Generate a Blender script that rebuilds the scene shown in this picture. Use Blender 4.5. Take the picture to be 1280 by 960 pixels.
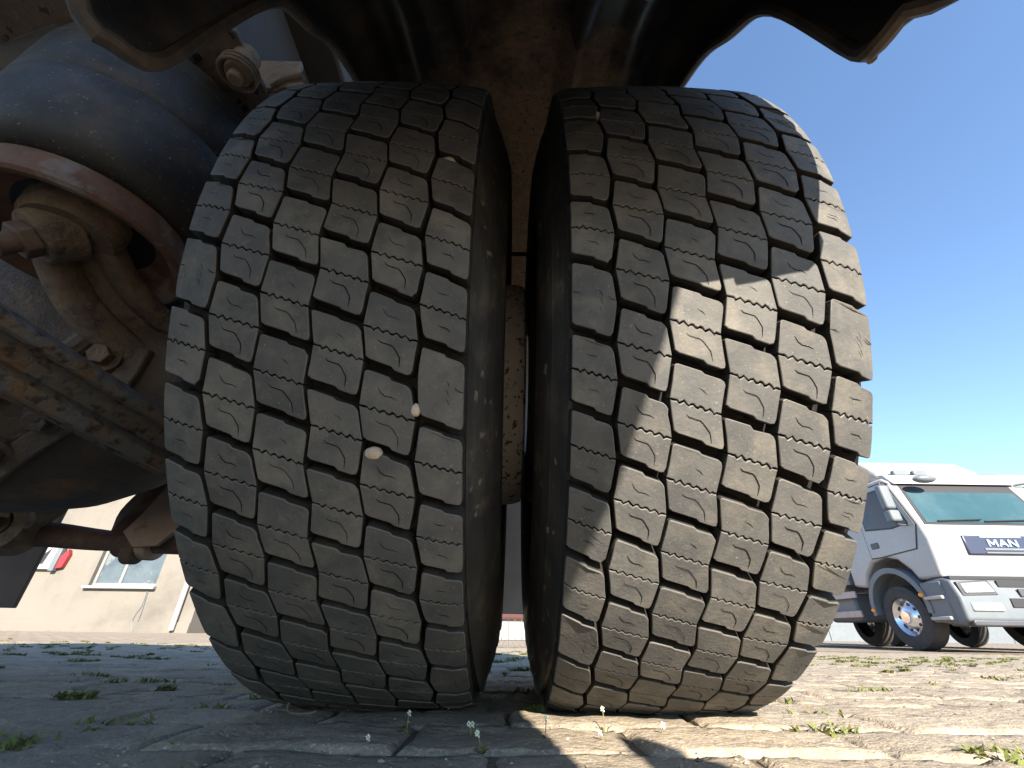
import bpy, math, random
from mathutils import Vector, Matrix, noise
random.seed(7)
R_ = math.radians
sc = bpy.context.scene
COL = sc.collection
for o in list(bpy.data.objects): bpy.data.objects.remove(o)

# ---------------------------------------------------------------- camera, sky, sun, exposure
CAM_H, F_PX, PITCH, ROLL = 0.083, 540.0, 30.0, 0.8
cam = bpy.data.objects.new('camera', bpy.data.cameras.new('camera')); COL.objects.link(cam)
cam.data.sensor_width = 36.0
cam.data.lens = 36.0 * F_PX / 1280.0
cam.data.clip_start, cam.data.clip_end = 0.01, 5000
cam.matrix_world = Matrix.Translation((0, 0, CAM_H)) @ Matrix.Rotation(R_(90 + PITCH), 4, 'X') @ Matrix.Rotation(R_(ROLL), 4, 'Z')
sc.camera = cam

SUN = Vector((0.18, -1.0, 0.50)).normalized()
sun_el = math.asin(SUN.z)
w = bpy.data.worlds.new('World'); sc.world = w; w.use_nodes = True
nt = w.node_tree
sky = nt.nodes.new('ShaderNodeTexSky'); sky.sky_type = 'NISHITA'; sky.sun_disc = False
sky.sun_elevation = sun_el; sky.sun_rotation = math.atan2(SUN.x, SUN.y)
sky.air_density = 1.0; sky.dust_density = 0.0; sky.ozone_density = 3.0
bg = nt.nodes['Background']; bg.inputs['Strength'].default_value = 0.105
nt.links.new(sky.outputs[0], bg.inputs['Color'])
sun = bpy.data.objects.new('sun', bpy.data.lights.new('sun', 'SUN')); COL.objects.link(sun)
sun.data.energy = 5.0; sun.data.angle = R_(0.53); sun.data.color = (1.0, 0.91, 0.77)
sun.rotation_euler = SUN.to_track_quat('Z', 'Y').to_euler(); sun.location = (3, -6, 12)
vs = sc.view_settings
vs.view_transform = 'Standard'; vs.look = 'None'; vs.gamma = 1.0; vs.use_curve_mapping = False
vs.exposure = 1.8
sc.cycles.max_bounces = 6; sc.cycles.diffuse_bounces = 4; sc.cycles.glossy_bounces = 3; sc.cycles.transmission_bounces = 2

# ---------------------------------------------------------------- materials
M = {}
def mat(name, c1, c2=None, scale=8, rough=0.7, bump=0.0, bscale=60, c3=None, s3=3, t3=(0.5, 0.65), metal=0.0,
        speck=None, sscale=200, st=(0.68, 0.72), rnd=0.0, spec=0.5, detail=4, alpha=None, tint_edge=None, tr=0.0, emit=0):
    m = bpy.data.materials.new(name); m.use_nodes = True; n = m.node_tree.nodes; l = m.node_tree.links
    b = n['Principled BSDF']
    b.inputs['Roughness'].default_value = rough; b.inputs['Metallic'].default_value = metal
    b.inputs['Specular IOR Level'].default_value = spec
    if tr: b.inputs['Transmission Weight'].default_value = tr
    tc = n.new('ShaderNodeTexCoord'); vec = tc.outputs['Object']
    oi = n.new('ShaderNodeObjectInfo')
    if rnd:
        ml = n.new('ShaderNodeVectorMath'); ml.operation = 'MULTIPLY_ADD'
        cb = n.new('ShaderNodeCombineXYZ')
        for k, f in enumerate((17.0, 31.0, 47.0)):
            mm = n.new('ShaderNodeMath'); mm.operation = 'MULTIPLY'; mm.inputs[1].default_value = f
            l.new(oi.outputs['Random'], mm.inputs[0]); l.new(mm.outputs[0], cb.inputs[k])
        ad = n.new('ShaderNodeVectorMath'); ad.operation = 'ADD'
        l.new(vec, ad.inputs[0]); l.new(cb.outputs[0], ad.inputs[1]); vec = ad.outputs[0]
    def tex(s, d=detail, r=0.6):
        t = n.new('ShaderNodeTexNoise'); t.inputs['Scale'].default_value = s; t.inputs['Detail'].default_value = d
        t.inputs['Roughness'].default_value = r; l.new(vec, t.inputs['Vector']); return t.outputs[0]
    def ramp(f, a, bb):
        t = n.new('ShaderNodeMapRange'); t.inputs[1].default_value = a; t.inputs[2].default_value = bb; t.clamp = True
        l.new(f, t.inputs[0]); return t.outputs[0]
    def mix(f, a, bb):
        t = n.new('ShaderNodeMix'); t.data_type = 'RGBA'; l.new(f, t.inputs[0])
        for s, v in ((t.inputs[6], a), (t.inputs[7], bb)):
            if isinstance(v, tuple): s.default_value = (*v, 1)
            else: l.new(v, s)
        return t.outputs[2]
    col = c1
    if c2: col = mix(ramp(tex(scale), 0.35, 0.65), c1, c2)
    if c3: col = mix(ramp(tex(s3, 5, 0.7), *t3), col, c3)
    if speck: col = mix(ramp(tex(sscale, 2), *st), col, speck)
    if tint_edge:
        g = n.new('ShaderNodeNewGeometry')
        col = mix(ramp(g.outputs['Pointiness'], 0.52, 0.6), col, tint_edge)
    if rnd:
        hsv = n.new('ShaderNodeHueSaturation')
        mr = n.new('ShaderNodeMapRange'); mr.inputs[3].default_value = 1 - rnd; mr.inputs[4].default_value = 1 + rnd
        l.new(oi.outputs['Random'], mr.inputs[0]); l.new(mr.outputs[0], hsv.inputs['Value'])
        if isinstance(col, tuple): hsv.inputs['Color'].default_value = (*col, 1)
        else: l.new(col, hsv.inputs['Color'])
        col = hsv.outputs[0]
    if isinstance(col, tuple): b.inputs['Base Color'].default_value = (*col, 1)
    else: l.new(col, b.inputs['Base Color'])
    if c2:
        rr = n.new('ShaderNodeMapRange'); rr.inputs[3].default_value = max(0.02, rough - 0.12); rr.inputs[4].default_value = min(1, rough + 0.12)
        l.new(tex(scale * 2.3), rr.inputs[0]); l.new(rr.outputs[0], b.inputs['Roughness'])
    if bump:
        bp = n.new('ShaderNodeBump'); bp.inputs['Strength'].default_value = 1.0; bp.inputs['Distance'].default_value = bump
        l.new(tex(bscale, 3, 0.65), bp.inputs['Height']); l.new(bp.outputs[0], b.inputs['Normal'])
    if emit:
        b.inputs['Emission Color'].default_value = (*c1, 1); b.inputs['Emission Strength'].default_value = emit
    M[name] = m
    return m

mat('tread', (0.072, 0.071, 0.070), (0.108, 0.102, 0.094), 28, 0.78, 0.0005, 260, c3=(0.18, 0.16, 0.132), s3=16, t3=(0.5, 0.78), speck=(0.19, 0.175, 0.15), sscale=420, st=(0.66, 0.74), rnd=0.13, spec=0.35)
mat('carcass', (0.026, 0.025, 0.025), (0.042, 0.040, 0.038), 25, 0.55, 0.0005, 160, c3=(0.10, 0.085, 0.068), s3=14, t3=(0.52, 0.72), speck=(0.16, 0.14, 0.115), sscale=55, st=(0.66, 0.72), spec=0.5)
mat('tread_edge', (0.085, 0.080, 0.074), (0.12, 0.11, 0.10), 40, 0.6, spec=0.5)
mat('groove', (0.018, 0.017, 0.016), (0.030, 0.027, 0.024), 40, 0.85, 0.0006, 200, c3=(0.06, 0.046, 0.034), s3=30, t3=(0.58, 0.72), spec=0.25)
mat('sipe_shade', (0.008, 0.008, 0.008), rough=0.95, spec=0.1)  # near-black, stands in for the shade inside narrow tread cuts
mat('black_plastic', (0.014, 0.016, 0.022), (0.024, 0.026, 0.032), 10, 0.5, 0.0006, 120, c3=(0.085, 0.064, 0.046), s3=6, t3=(0.50, 0.74), speck=(0.12, 0.10, 0.08), sscale=160, st=(0.7, 0.75))
def guard_material():
    m = bpy.data.materials.new('guard'); m.use_nodes = True; n = m.node_tree.nodes; l = m.node_tree.links; b = n['Principled BSDF']
    tc = n.new('ShaderNodeTexCoord'); sp = n.new('ShaderNodeSeparateXYZ'); l.new(tc.outputs['Object'], sp.inputs[0])
    def math_(op, a, c):
        t = n.new('ShaderNodeMath'); t.operation = op
        for k, v in enumerate((a, c)):
            if isinstance(v, (int, float)): t.inputs[k].default_value = v
            elif v is not None: l.new(v, t.inputs[k])
        return t.outputs[0]
    def tex(s_, d=5):
        t = n.new('ShaderNodeTexNoise'); t.inputs['Scale'].default_value = s_; t.inputs['Detail'].default_value = d; t.inputs['Roughness'].default_value = 0.65
        l.new(tc.outputs['Object'], t.inputs['Vector']); return t.outputs[0]
    def mix(f, a, c):
        t = n.new('ShaderNodeMix'); t.data_type = 'RGBA'; l.new(f, t.inputs[0])
        for s_, v in ((t.inputs[6], a), (t.inputs[7], c)):
            if isinstance(v, tuple): s_.default_value = (*v, 1)
            else: l.new(v, s_)
        return t.outputs[2]
    def ramp(f, a, c):
        t = n.new('ShaderNodeMapRange'); t.inputs[1].default_value = a; t.inputs[2].default_value = c; l.new(f, t.inputs[0]); return t.outputs[0]
    q = math_('SUBTRACT', math_('ADD', sp.outputs['Y'], math_('MULTIPLY', math_('SUBTRACT', tex(9), 0.5), 0.9)), math_('MULTIPLY', math_('ABSOLUTE', math_('SUBTRACT', sp.outputs['X'], 0.03), None), 1.1))
    mud = mix(ramp(tex(40, 3), 0.35, 0.65), (0.40, 0.285, 0.19), (0.28, 0.195, 0.13))
    mud = mix(ramp(tex(110, 2), 0.62, 0.67), mud, (0.10, 0.07, 0.05))
    blk = mix(ramp(tex(7), 0.48, 0.75), (0.020, 0.021, 0.025), (0.085, 0.068, 0.052))
    blk = mix(ramp(tex(170, 2), 0.69, 0.74), blk, (0.16, 0.13, 0.10))
    f = ramp(q, 0.20, 0.55); l.new(mix(f, blk, mud), b.inputs['Base Color'])
    rr = n.new('ShaderNodeMapRange'); rr.inputs[3].default_value = 0.42; rr.inputs[4].default_value = 0.9; l.new(f, rr.inputs[0]); l.new(rr.outputs[0], b.inputs['Roughness'])
    bp = n.new('ShaderNodeBump'); bp.inputs['Distance'].default_value = 0.004; l.new(f, bp.inputs['Strength']); l.new(tex(60, 4), bp.inputs['Height']); l.new(bp.outputs[0], b.inputs['Normal'])
    M['guard'] = m
guard_material()
mat('rib_plastic', (0.022, 0.023, 0.026), (0.04, 0.037, 0.034), 12, 0.4, 0.0006, 120, c3=(0.10, 0.075, 0.052), s3=8, t3=(0.58, 0.72))
mat('plastic_edge', (0.10, 0.07, 0.048), (0.035, 0.03, 0.028), 25, 0.8, 0.001, 120)
mat('air_rubber', (0.024, 0.023, 0.022), (0.045, 0.039, 0.033), 9, 0.6, 0.0012, 70, c3=(0.11, 0.075, 0.047), s3=7, t3=(0.50, 0.72), speck=(0.20, 0.16, 0.11), sscale=190, st=(0.67, 0.71))
mat('rust_ring', (0.20, 0.10, 0.056), (0.13, 0.07, 0.043), 24, 0.75, 0.002, 120, c3=(0.24, 0.19, 0.155), s3=11, t3=(0.52, 0.62))
mat('mud_metal', (0.21, 0.145, 0.09), (0.14, 0.095, 0.062), 30, 0.92, 0.004, 110, c3=(0.06, 0.048, 0.038), s3=16, t3=(0.52, 0.66), speck=(0.22, 0.15, 0.095), sscale=120, st=(0.6, 0.68))
mat('mud_hanger', (0.16, 0.115, 0.078), (0.10, 0.08, 0.062), 18, 0.85, 0.003, 80, c3=(0.22, 0.14, 0.085), s3=12, t3=(0.55, 0.65), speck=(0.03, 0.025, 0.02), sscale=60, st=(0.62, 0.66))
mat('mud_light', (0.30, 0.205, 0.13), (0.22, 0.15, 0.095), 12, 0.9, 0.002, 90, c3=(0.10, 0.065, 0.04), s3=14, t3=(0.56, 0.7))
mat('beam_paint', (0.13, 0.13, 0.13), (0.17, 0.145, 0.12), 40, 0.65, 0.003, 130, c3=(0.20, 0.115, 0.06), s3=24, t3=(0.47, 0.62), speck=(0.06, 0.042, 0.03), sscale=70, st=(0.52, 0.66))
mat('greasy', (0.075, 0.055, 0.042), (0.12, 0.08, 0.052), 14, 0.7, 0.005, 60, c3=(0.22, 0.115, 0.05), s3=7, t3=(0.55, 0.68))
mat('bar_rust', (0.13, 0.075, 0.055), (0.085, 0.05, 0.04), 25, 0.8, 0.001, 80, c3=(0.22, 0.14, 0.09), s3=10, t3=(0.5, 0.7))
mat('tan_plate', (0.42, 0.30, 0.23), (0.34, 0.23, 0.17), 15, 0.8, 0.0006, 90, c3=(0.12, 0.06, 0.04), s3=14, t3=(0.6, 0.7))
mat('worn_steel', (0.30, 0.27, 0.24), (0.17, 0.13, 0.10), 14, 0.5, 0.0006, 90, c3=(0.21, 0.11, 0.06), s3=9, t3=(0.52, 0.62), metal=0.3)
mat('rim_paint', (0.74, 0.67, 0.58), (0.62, 0.56, 0.50), 14, 0.6, 0.0006, 90, c3=(0.33, 0.19, 0.09), s3=26, t3=(0.60, 0.68), speck=(0.20, 0.075, 0.025), sscale=95, st=(0.60, 0.64))
mat('rim_dark', (0.03, 0.034, 0.04), (0.05, 0.05, 0.05), 14, 0.5, 0.0004, 90)
mat('flap', (0.42, 0.36, 0.31), (0.34, 0.29, 0.25), 8, 0.85, 0.0006, 80)
mat('flap_dark', (0.08, 0.055, 0.043), (0.11, 0.075, 0.058), 8, 0.85, 0.0006, 80)
mat('dark_frame', (0.022, 0.021, 0.02), (0.04, 0.033, 0.028), 8, 0.7, 0.001, 60)
mat('body_floor', (0.05, 0.045, 0.04), (0.07, 0.06, 0.05), 4, 0.85)
mat('body_side', (0.75, 0.75, 0.74), (0.68, 0.68, 0.67), 2, 0.45)
mat('paver', (0.33, 0.275, 0.205), (0.26, 0.215, 0.165), 22, 0.94, 0.0045, 70, c3=(0.16, 0.13, 0.10), s3=13, t3=(0.55, 0.75), speck=(0.50, 0.42, 0.33), sscale=300, st=(0.60, 0.68), rnd=0.10, spec=0.2)
mat('soil', (0.19, 0.145, 0.10), (0.12, 0.09, 0.065), 30, 0.95, 0.006, 120, c3=(0.06, 0.075, 0.03), s3=9, t3=(0.55, 0.66))
mat('stone', (0.55, 0.45, 0.35), (0.42, 0.33, 0.25), 90, 0.85, 0.0006, 260, rnd=0.2)
mat('grass', (0.11, 0.14, 0.035), (0.18, 0.19, 0.06), 60, 0.75, spec=0.3)
mat('grass_dry', (0.22, 0.175, 0.08), (0.16, 0.13, 0.065), 60, 0.8, spec=0.3)
mat('petal', (0.78, 0.78, 0.66), (0.7, 0.72, 0.5), 90, 0.7)
mat('plaster', (0.175, 0.160, 0.140), (0.157, 0.143, 0.125), 0.8, 0.92, 0.003, 30, c3=(0.115, 0.103, 0.09), s3=0.7, t3=(0.5, 0.75), spec=0.2)
mat('plaster_white', (0.33, 0.32, 0.31), (0.3, 0.29, 0.28), 1.0, 0.9, spec=0.2)
mat('window_frame', (0.22, 0.22, 0.215), (0.2, 0.2, 0.195), 5, 0.5)
mat('glass', (0.02, 0.026, 0.025), (0.05, 0.045, 0.04), 2.5, 0.08, c3=(0.06, 0.02, 0.02), s3=1.8, t3=(0.5, 0.7), spec=0.4)
mat('curtain_glass', (0.085, 0.105, 0.12), (0.05, 0.065, 0.08), 1.6, 0.15, c3=(0.14, 0.15, 0.15), s3=1.3, t3=(0.5, 0.55), spec=0.5)
mat('red', (0.28, 0.02, 0.025), rough=0.4)
mat('black', (0.015, 0.015, 0.018), rough=0.6)
mat('cab_white', (0.34, 0.33, 0.33), (0.31, 0.30, 0.30), 1.2, 0.28, c3=(0.27, 0.24, 0.235), s3=0.8, t3=(0.55, 0.85), spec=0.5)
mat('cab_grey', (0.13, 0.145, 0.16), (0.11, 0.125, 0.14), 3, 0.5)
mat('cab_dark', (0.045, 0.048, 0.06), (0.06, 0.06, 0.07), 3, 0.45)
mat('navy', (0.03, 0.035, 0.065), rough=0.3)
mat('chrome', (0.72, 0.73, 0.75), rough=0.22, metal=0.9)
mat('lamp_glass', (0.33, 0.35, 0.33), (0.22, 0.24, 0.24), 12, 0.12, spec=0.8)
mat('amber', (0.85, 0.28, 0.02), rough=0.3)
mat('windscreen', (0.025, 0.06, 0.07), (0.04, 0.085, 0.10), 0.8, 0.06, c3=(0.07, 0.11, 0.115), s3=0.7, t3=(0.45, 0.75), spec=0.5)
mat('seat_red', (0.25, 0.02, 0.03), rough=0.8)
mat('tyre_far', (0.035, 0.033, 0.035), (0.05, 0.047, 0.045), 12, 0.85)
mat('roof_red', (0.10, 0.035, 0.03), (0.075, 0.03, 0.027), 3, 0.8)
mat('orange', (0.5, 0.2, 0.03), (0.45, 0.16, 0.03), 3, 0.7)
mat('steel_sheet', (0.22, 0.24, 0.26), (0.20, 0.22, 0.24), 2, 0.5)

# ---------------------------------------------------------------- mesh helpers
class MB:
    def __init__(s): s.v, s.f, s.m, s.mi = [], [], [], 0
    def add(s, vs_, fs, mi=None):
        o = len(s.v); s.v += [tuple(x) for x in vs_]; s.f += [tuple(i + o for i in f) for f in fs]
        s.m += [s.mi if mi is None else mi] * len(fs); return s
    def box(s, a, b, mi=None, mtx=None):
        x0, y0, z0 = a; x1, y1, z1 = b
        vv = [Vector(p) for p in ((x0,y0,z0),(x1,y0,z0),(x1,y1,z0),(x0,y1,z0),(x0,y0,z1),(x1,y0,z1),(x1,y1,z1),(x0,y1,z1))]
        if mtx: vv = [mtx @ p for p in vv]
        return s.add(vv, [(0,3,2,1),(4,5,6,7),(0,1,5,4),(1,2,6,5),(2,3,7,6),(3,0,4,7)], mi)
    def prism(s, pts, axis, a, b, mi=None):
        n = len(pts)
        def mk(p, t): return (t, p[0], p[1]) if axis == 'x' else ((p[0], t, p[1]) if axis == 'y' else (p[0], p[1], t))
        vv = [mk(p, a) for p in pts] + [mk(p, b) for p in pts]
        return s.add(vv, [tuple(range(n)), tuple(range(2*n-1, n-1, -1))] + [(i, i+n, (i+1) % n + n, (i+1) % n) for i in range(n)], mi)
    def tube(s, path, rad, n=16, mi=None, cap=True, section=None, up=(0, 0, 1)):
        path = [Vector(p) for p in path]; k = len(path)
        rads = rad if isinstance(rad, (list, tuple)) else [rad] * k
        vv, ff = [], []
        if section: n = len(section)
        for i, p in enumerate(path):
            t = (path[min(i+1, k-1)] - path[max(i-1, 0)]).normalized()
            u = Vector(up); u = (u - t * u.dot(t))
            if u.length < 1e-4: u = Vector((1, 0, 0)) - t * t.x
            u.normalize(); q = t.cross(u)
            for j in range(n):
                if section: a, b = section[j]; vv.append(p + (q * a + u * b) * rads[i])
                else:
                    an = 2 * math.pi * j / n; vv.append(p + (q * math.cos(an) + u * math.sin(an)) * rads[i])
        for i in range(k - 1):
            for j in range(n): ff.append((i*n+j, i*n+(j+1) % n, (i+1)*n+(j+1) % n, (i+1)*n+j))
        if cap: ff += [tuple(range(n-1, -1, -1)), tuple(range((k-1)*n, k*n))]
        return s.add(vv, ff, mi)
    def lathe(s, prof, axis='x', n=96, c=(0, 0, 0), mi=None, closed=False):
        vv, ff = [], []; k = len(prof)
        for j in range(n):
            a = 2 * math.pi * j / n; ca, sa = math.cos(a), math.sin(a)
            for t, r in prof:
                if axis == 'x': vv.append((c[0]+t, c[1]+r*ca, c[2]+r*sa))
                elif axis == 'y': vv.append((c[0]+r*sa, c[1]+t, c[2]+r*ca))
                else: vv.append((c[0]+r*ca, c[1]+r*sa, c[2]+t))
        for j in range(n):
            j2 = (j+1) % n
            for i in range(k if closed else k-1):
                i2 = (i+1) % k; ff.append((j*k+i, j2*k+i, j2*k+i2, j*k+i2))
        return s.add(vv, ff, mi)
    def hexnut(s, c, axis, r, h, mi=None):
        return s.tube([Vector(c), Vector(c) + Vector(axis).normalized() * h], r, 6, mi)
    def sphere(s, c, r, n=12, m=8, mi=None, jit=0.0):
        vv = [(c[0], c[1], c[2]-r[2])]; ff = []
        for i in range(1, m):
            ph = -math.pi/2 + math.pi*i/m
            for j in range(n):
                a = 2*math.pi*j/n; d = Vector((math.cos(ph)*math.cos(a), math.cos(ph)*math.sin(a), math.sin(ph)))
                g = 1 + jit * noise.noise(d * 1.7 + Vector(c) * 91)
                vv.append((c[0]+r[0]*d.x*g, c[1]+r[1]*d.y*g, c[2]+r[2]*d.z*g))
        vv.append((c[0], c[1], c[2]+r[2])); L = len(vv)-1
        for j in range(n):
            ff.append((0, 1+(j+1) % n, 1+j)); ff.append((L, L-n+j, L-n+(j+1) % n))
            for i in range(m-2): ff.append((1+i*n+j, 1+i*n+(j+1) % n, 1+(i+1)*n+(j+1) % n, 1+(i+1)*n+j))
        return s.add(vv, ff, mi)
    def mesh(s, name, mats, smooth=35):
        me = bpy.data.meshes.new(name); me.from_pydata(s.v, [], s.f)
        for mm in (mats if isinstance(mats, (list, tuple)) else [mats]): me.materials.append(M[mm])
        me.polygons.foreach_set('material_index', s.m)
        if smooth:
            me.polygons.foreach_set('use_smooth', [True] * len(me.polygons)); me.set_sharp_from_angle(angle=R_(smooth))
        me.validate(); me.update(); return me
    def build(s, name, mats, parent=None, smooth=35, bevel=0, fix=True, seg=2, loc=None):
        me = s.mesh(name, mats, smooth)
        if fix:
            import bmesh
            bm = bmesh.new(); bm.from_mesh(me); bmesh.ops.recalc_face_normals(bm, faces=bm.faces); bm.to_mesh(me); bm.free()
        o = link(name, me, parent, loc)
        if bevel:
            b = o.modifiers.new('edge', 'BEVEL'); b.width = bevel; b.segments = seg; b.limit_method = 'ANGLE'; b.angle_limit = R_(40)
        return o
def link(name, data, parent=None, loc=None):
    o = bpy.data.objects.new(name, data); COL.objects.link(o)
    if parent is not None: o.parent = parent
    if loc is not None: o.location = loc
    return o
def empty(name, loc=(0, 0, 0), rz=0.0, parent=None):
    o = link(name, None, parent); o.location = loc; o.rotation_euler = (0, 0, rz); o.empty_display_size = 0.1; return o
def tag(o, label=None, cat=None, group=None, kind=None):
    for k, v in (('label', label), ('category', cat), ('group', group), ('kind', kind)):
        if v: o[k] = v
    return o
def copy_tree(o, parent=None):
    c = o.copy(); COL.objects.link(c); c.parent = parent
    for ch in list(o.children): copy_tree(ch, c)
    return c
def lerp_path(pts, n):
    """Catmull-Rom resample of a polyline of tuples."""
    P = [Vector(p) for p in pts]; out = []
    k = len(P) - 1
    for i in range(n + 1):
        t = i / n * k; j = min(int(t), k - 1); f = t - j
        p0, p1, p2, p3 = P[max(j-1, 0)], P[j], P[j+1], P[min(j+2, k)]
        out.append(0.5 * ((2*p1) + (p2-p0)*f + (2*p0-5*p1+4*p2-p3)*f*f + (3*p1-p0-3*p2+p3)*f**3))
    return out

# ---------------------------------------------------------------- the ground
def sstep(a, b, x):
    t = max(0.0, min(1.0, (x - a) / (b - a))); return t * t * (3 - 2 * t)
def ground_z(x, y):
    """Yard: level under the truck, falling gently away from it except towards the house."""
    d = max(0.0, y - 1.6)
    fall = -0.017 * min(d, 5.5) * sstep(-5.5, -1.5, x)
    return fall + 0.004 * noise.noise(Vector((x * 0.8, y * 0.8, 3.1)))
gx = sorted(set([i * 0.25 for i in range(-24, 25)] + [i * 1.0 for i in range(-30, 31)] + [-2000, -400, -120, -60, 60, 120, 400, 2000]))
gy = sorted(set([i * 0.25 for i in range(-4, 25)] + [i * 1.0 for i in range(-8, 31)] + [-2000, -300, -60, 45, 80, 150, 400, 2000]))
g = MB()
PAV_TOP = 0.0
for y in gy:
    for x in gx: g.v.append((x, y, ground_z(x, y) - 0.0070))
nx = len(gx)
for j in range(len(gy) - 1):
    for i in range(nx - 1):
        g.f.append((j*nx+i, j*nx+i+1, (j+1)*nx+i+1, (j+1)*nx+i))
        ym = gy[j]; xa = max(abs(gx[i]), abs(gx[i+1])); inside = 0.25 <= ym < 7.2 and xa < 1.28 * ym * 0.9 + 0.1 and not (ym > 3.9 and gx[i] < -3.0)
        g.m.append(1 if inside else 0)
# far material: paving seen too shallow to tell the pieces apart
def ground_material():
    m = bpy.data.materials.new('yard'); m.use_nodes = True; n = m.node_tree.nodes; l = m.node_tree.links; b = n['Principled BSDF']
    b.inputs['Roughness'].default_value = 0.95; b.inputs['Specular IOR Level'].default_value = 0.2
    tc = n.new('ShaderNodeTexCoord')
    def tex(s, d=8, r=0.65):
        t = n.new('ShaderNodeTexNoise'); t.inputs['Scale'].default_value = s; t.inputs['Detail'].default_value = d
        t.inputs['Roughness'].default_value = r; l.new(tc.outputs['Object'], t.inputs['Vector']); return t.outputs[0]
    br = n.new('ShaderNodeTexBrick'); l.new(tc.outputs['Object'], br.inputs['Vector'])
    br.inputs['Scale'].default_value = 1.0; br.inputs['Brick Width'].default_value = 0.21; br.inputs['Row Height'].default_value = 0.108
    br.inputs['Mortar Size'].default_value = 0.008; br.inputs['Mortar Smooth'].default_value = 0.4
    br.inputs['Color1'].default_value = (0.33, 0.275, 0.215, 1); br.inputs['Color2'].default_value = (0.26, 0.215, 0.17, 1); br.inputs['Mortar'].default_value = (0.13, 0.10, 0.065, 1)
    def mix(f, a, c):
        t = n.new('ShaderNodeMix'); t.data_type = 'RGBA'; l.new(f, t.inputs[0]); l.new(a, t.inputs[6]); t.inputs[7].default_value = (*c, 1); return t.outputs[2]
    def ramp(f, a, c):
        t = n.new('ShaderNodeMapRange'); t.inputs[1].default_value = a; t.inputs[2].default_value = c; l.new(f, t.inputs[0]); return t.outputs[0]
    col = mix(ramp(tex(2.5), 0.5, 0.75), br.outputs[0], (0.20, 0.16, 0.12))
    col = mix(ramp(tex(4.0), 0.58, 0.7), col, (0.16, 0.15, 0.06))
    col = mix(ramp(tex(60, 3), 0.6, 0.75), col, (0.40, 0.33, 0.26))
    l.new(col, b.inputs['Base Color'])
    bp = n.new('ShaderNodeBump'); bp.inputs['Distance'].default_value = 0.006; bp.inputs['Strength'].default_value = 0.8
    ad = n.new('ShaderNodeMath'); ad.operation = 'SUBTRACT'; l.new(tex(30), ad.inputs[0]); l.new(br.outputs['Fac'], ad.inputs[1])
    l.new(ad.outputs[0], bp.inputs['Height']); l.new(bp.outputs[0], b.inputs['Normal'])
    M['yard'] = m
ground_material()
ground = g.build('ground', ['yard', 'soil'], smooth=60)
tag(ground, 'worn block-paved yard with grass in its joints', kind='structure')

PW, PD = 0.21, 0.108          # paver module
def paver_mesh(seed, nxp=19, nyp=11, W=PW, D=PD):
    rnd = random.Random(seed); b = MB(); gap = 0.0045
    for j in range(nyp):
        for i in range(nxp):
            u, v = i / (nxp-1), j / (nyp-1)
            # cluster rows near the rim for a rounded worn edge
            uu = 0.5 - 0.5 * math.cos(math.pi * u); vv_ = 0.5 - 0.5 * math.cos(math.pi * v)
            uu = 0.55*uu + 0.45*u; vv_ = 0.6*vv_ + 0.4*v
            x = (uu - 0.5) * (W - gap); y = (vv_ - 0.5) * (D - gap)
            e = min(u, 1-u) * W; f = min(v, 1-v) * D
            edge = min(e, f)
            wob = Vector((x * 30 + seed * 7.3, y * 30, seed * 1.7))
            z = 0.0034 * noise.noise(wob * 0.5) + 0.0022 * noise.noise(wob * 1.6) + 0.0012 * noise.noise(wob * 4.1) - 0.006 * max(0, noise.noise(wob * 0.9 + Vector((3, 3, 3))) - 0.28)
            er = 0.6 + 0.9 * noise.noise(wob * 0.8 + Vector((0, 5, 8))); drop = 0.0035 * max(0, 1 - edge / 0.005) ** 1.5 + 0.0016 * max(0, er) * max(0, 1 - edge / 0.022) ** 1.5
            x += 0.0045 * noise.noise(wob + Vector((9, 0, 0))) ; y += 0.0045 * noise.noise(wob + Vector((0, 9, 4)))
            b.v.append((x, y, z - drop))
    for j in range(nyp-1):
        for i in range(nxp-1): b.f.append((j*nxp+i, j*nxp+i+1, (j+1)*nxp+i+1, (j+1)*nxp+i)); b.m.append(0)
    rim = [i for i in range(nxp)] + [j*nxp+nxp-1 for j in range(1, nyp)] + [(nyp-1)*nxp+i for i in range(nxp-2, -1, -1)] + [j*nxp for j in range(nyp-2, 0, -1)]
    o = len(b.v); L = len(rim)
    for k in rim: p = b.v[k]; b.v.append((p[0], p[1], -0.04))
    for k in range(L): b.f.append((rim[k], o+k, o+(k+1) % L, rim[(k+1) % L])); b.m.append(0)
    return b
PV = [paver_mesh(s).mesh('paver', 'paver', 50) for s in range(12)]
def paver_spots():
    out = []; row = 0; y = 0.30
    while y < 9.0:
        off = (row % 2) * PW / 2 + random.uniform(-0.012, 0.012)
        half = 1.28 * y * 0.9 + 0.3
        i0 = int(-half / PW) - 1
        for i in range(i0, -i0 + 1):
            x = i * PW + off
            out.append((x, y + random.uniform(-0.004, 0.004)))
        y += PD; row += 1
    return out
spots = paver_spots()
individual = [s for s in spots if s[1] < 2.28 and abs(s[0]) < 1.28 * s[1] * 0.88 + 0.12]
individual.sort(key=lambda s: s[1]); individual = individual[:300]
iset = set(individual)
def paver_pose(x, y):
    near = math.exp(-((y - 0.56) / 0.10) ** 2) * 0.003
    z = ground_z(x, y) - 0.004 + random.uniform(-0.0018, 0.0016) + near
    return z, (random.uniform(-0.010, 0.010), random.uniform(-0.008, 0.008), random.uniform(-0.02, 0.02) + random.choice((0, math.pi)))
for k, (x, y) in enumerate(individual):
    o = link('paver', PV[random.randrange(12)], ground); z, r = paver_pose(x, y)
    o.location = (x, y, z); o.rotation_euler = r
rest = MB(); lowp = [paver_mesh(s, 5, 4) for s in range(6)]
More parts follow.
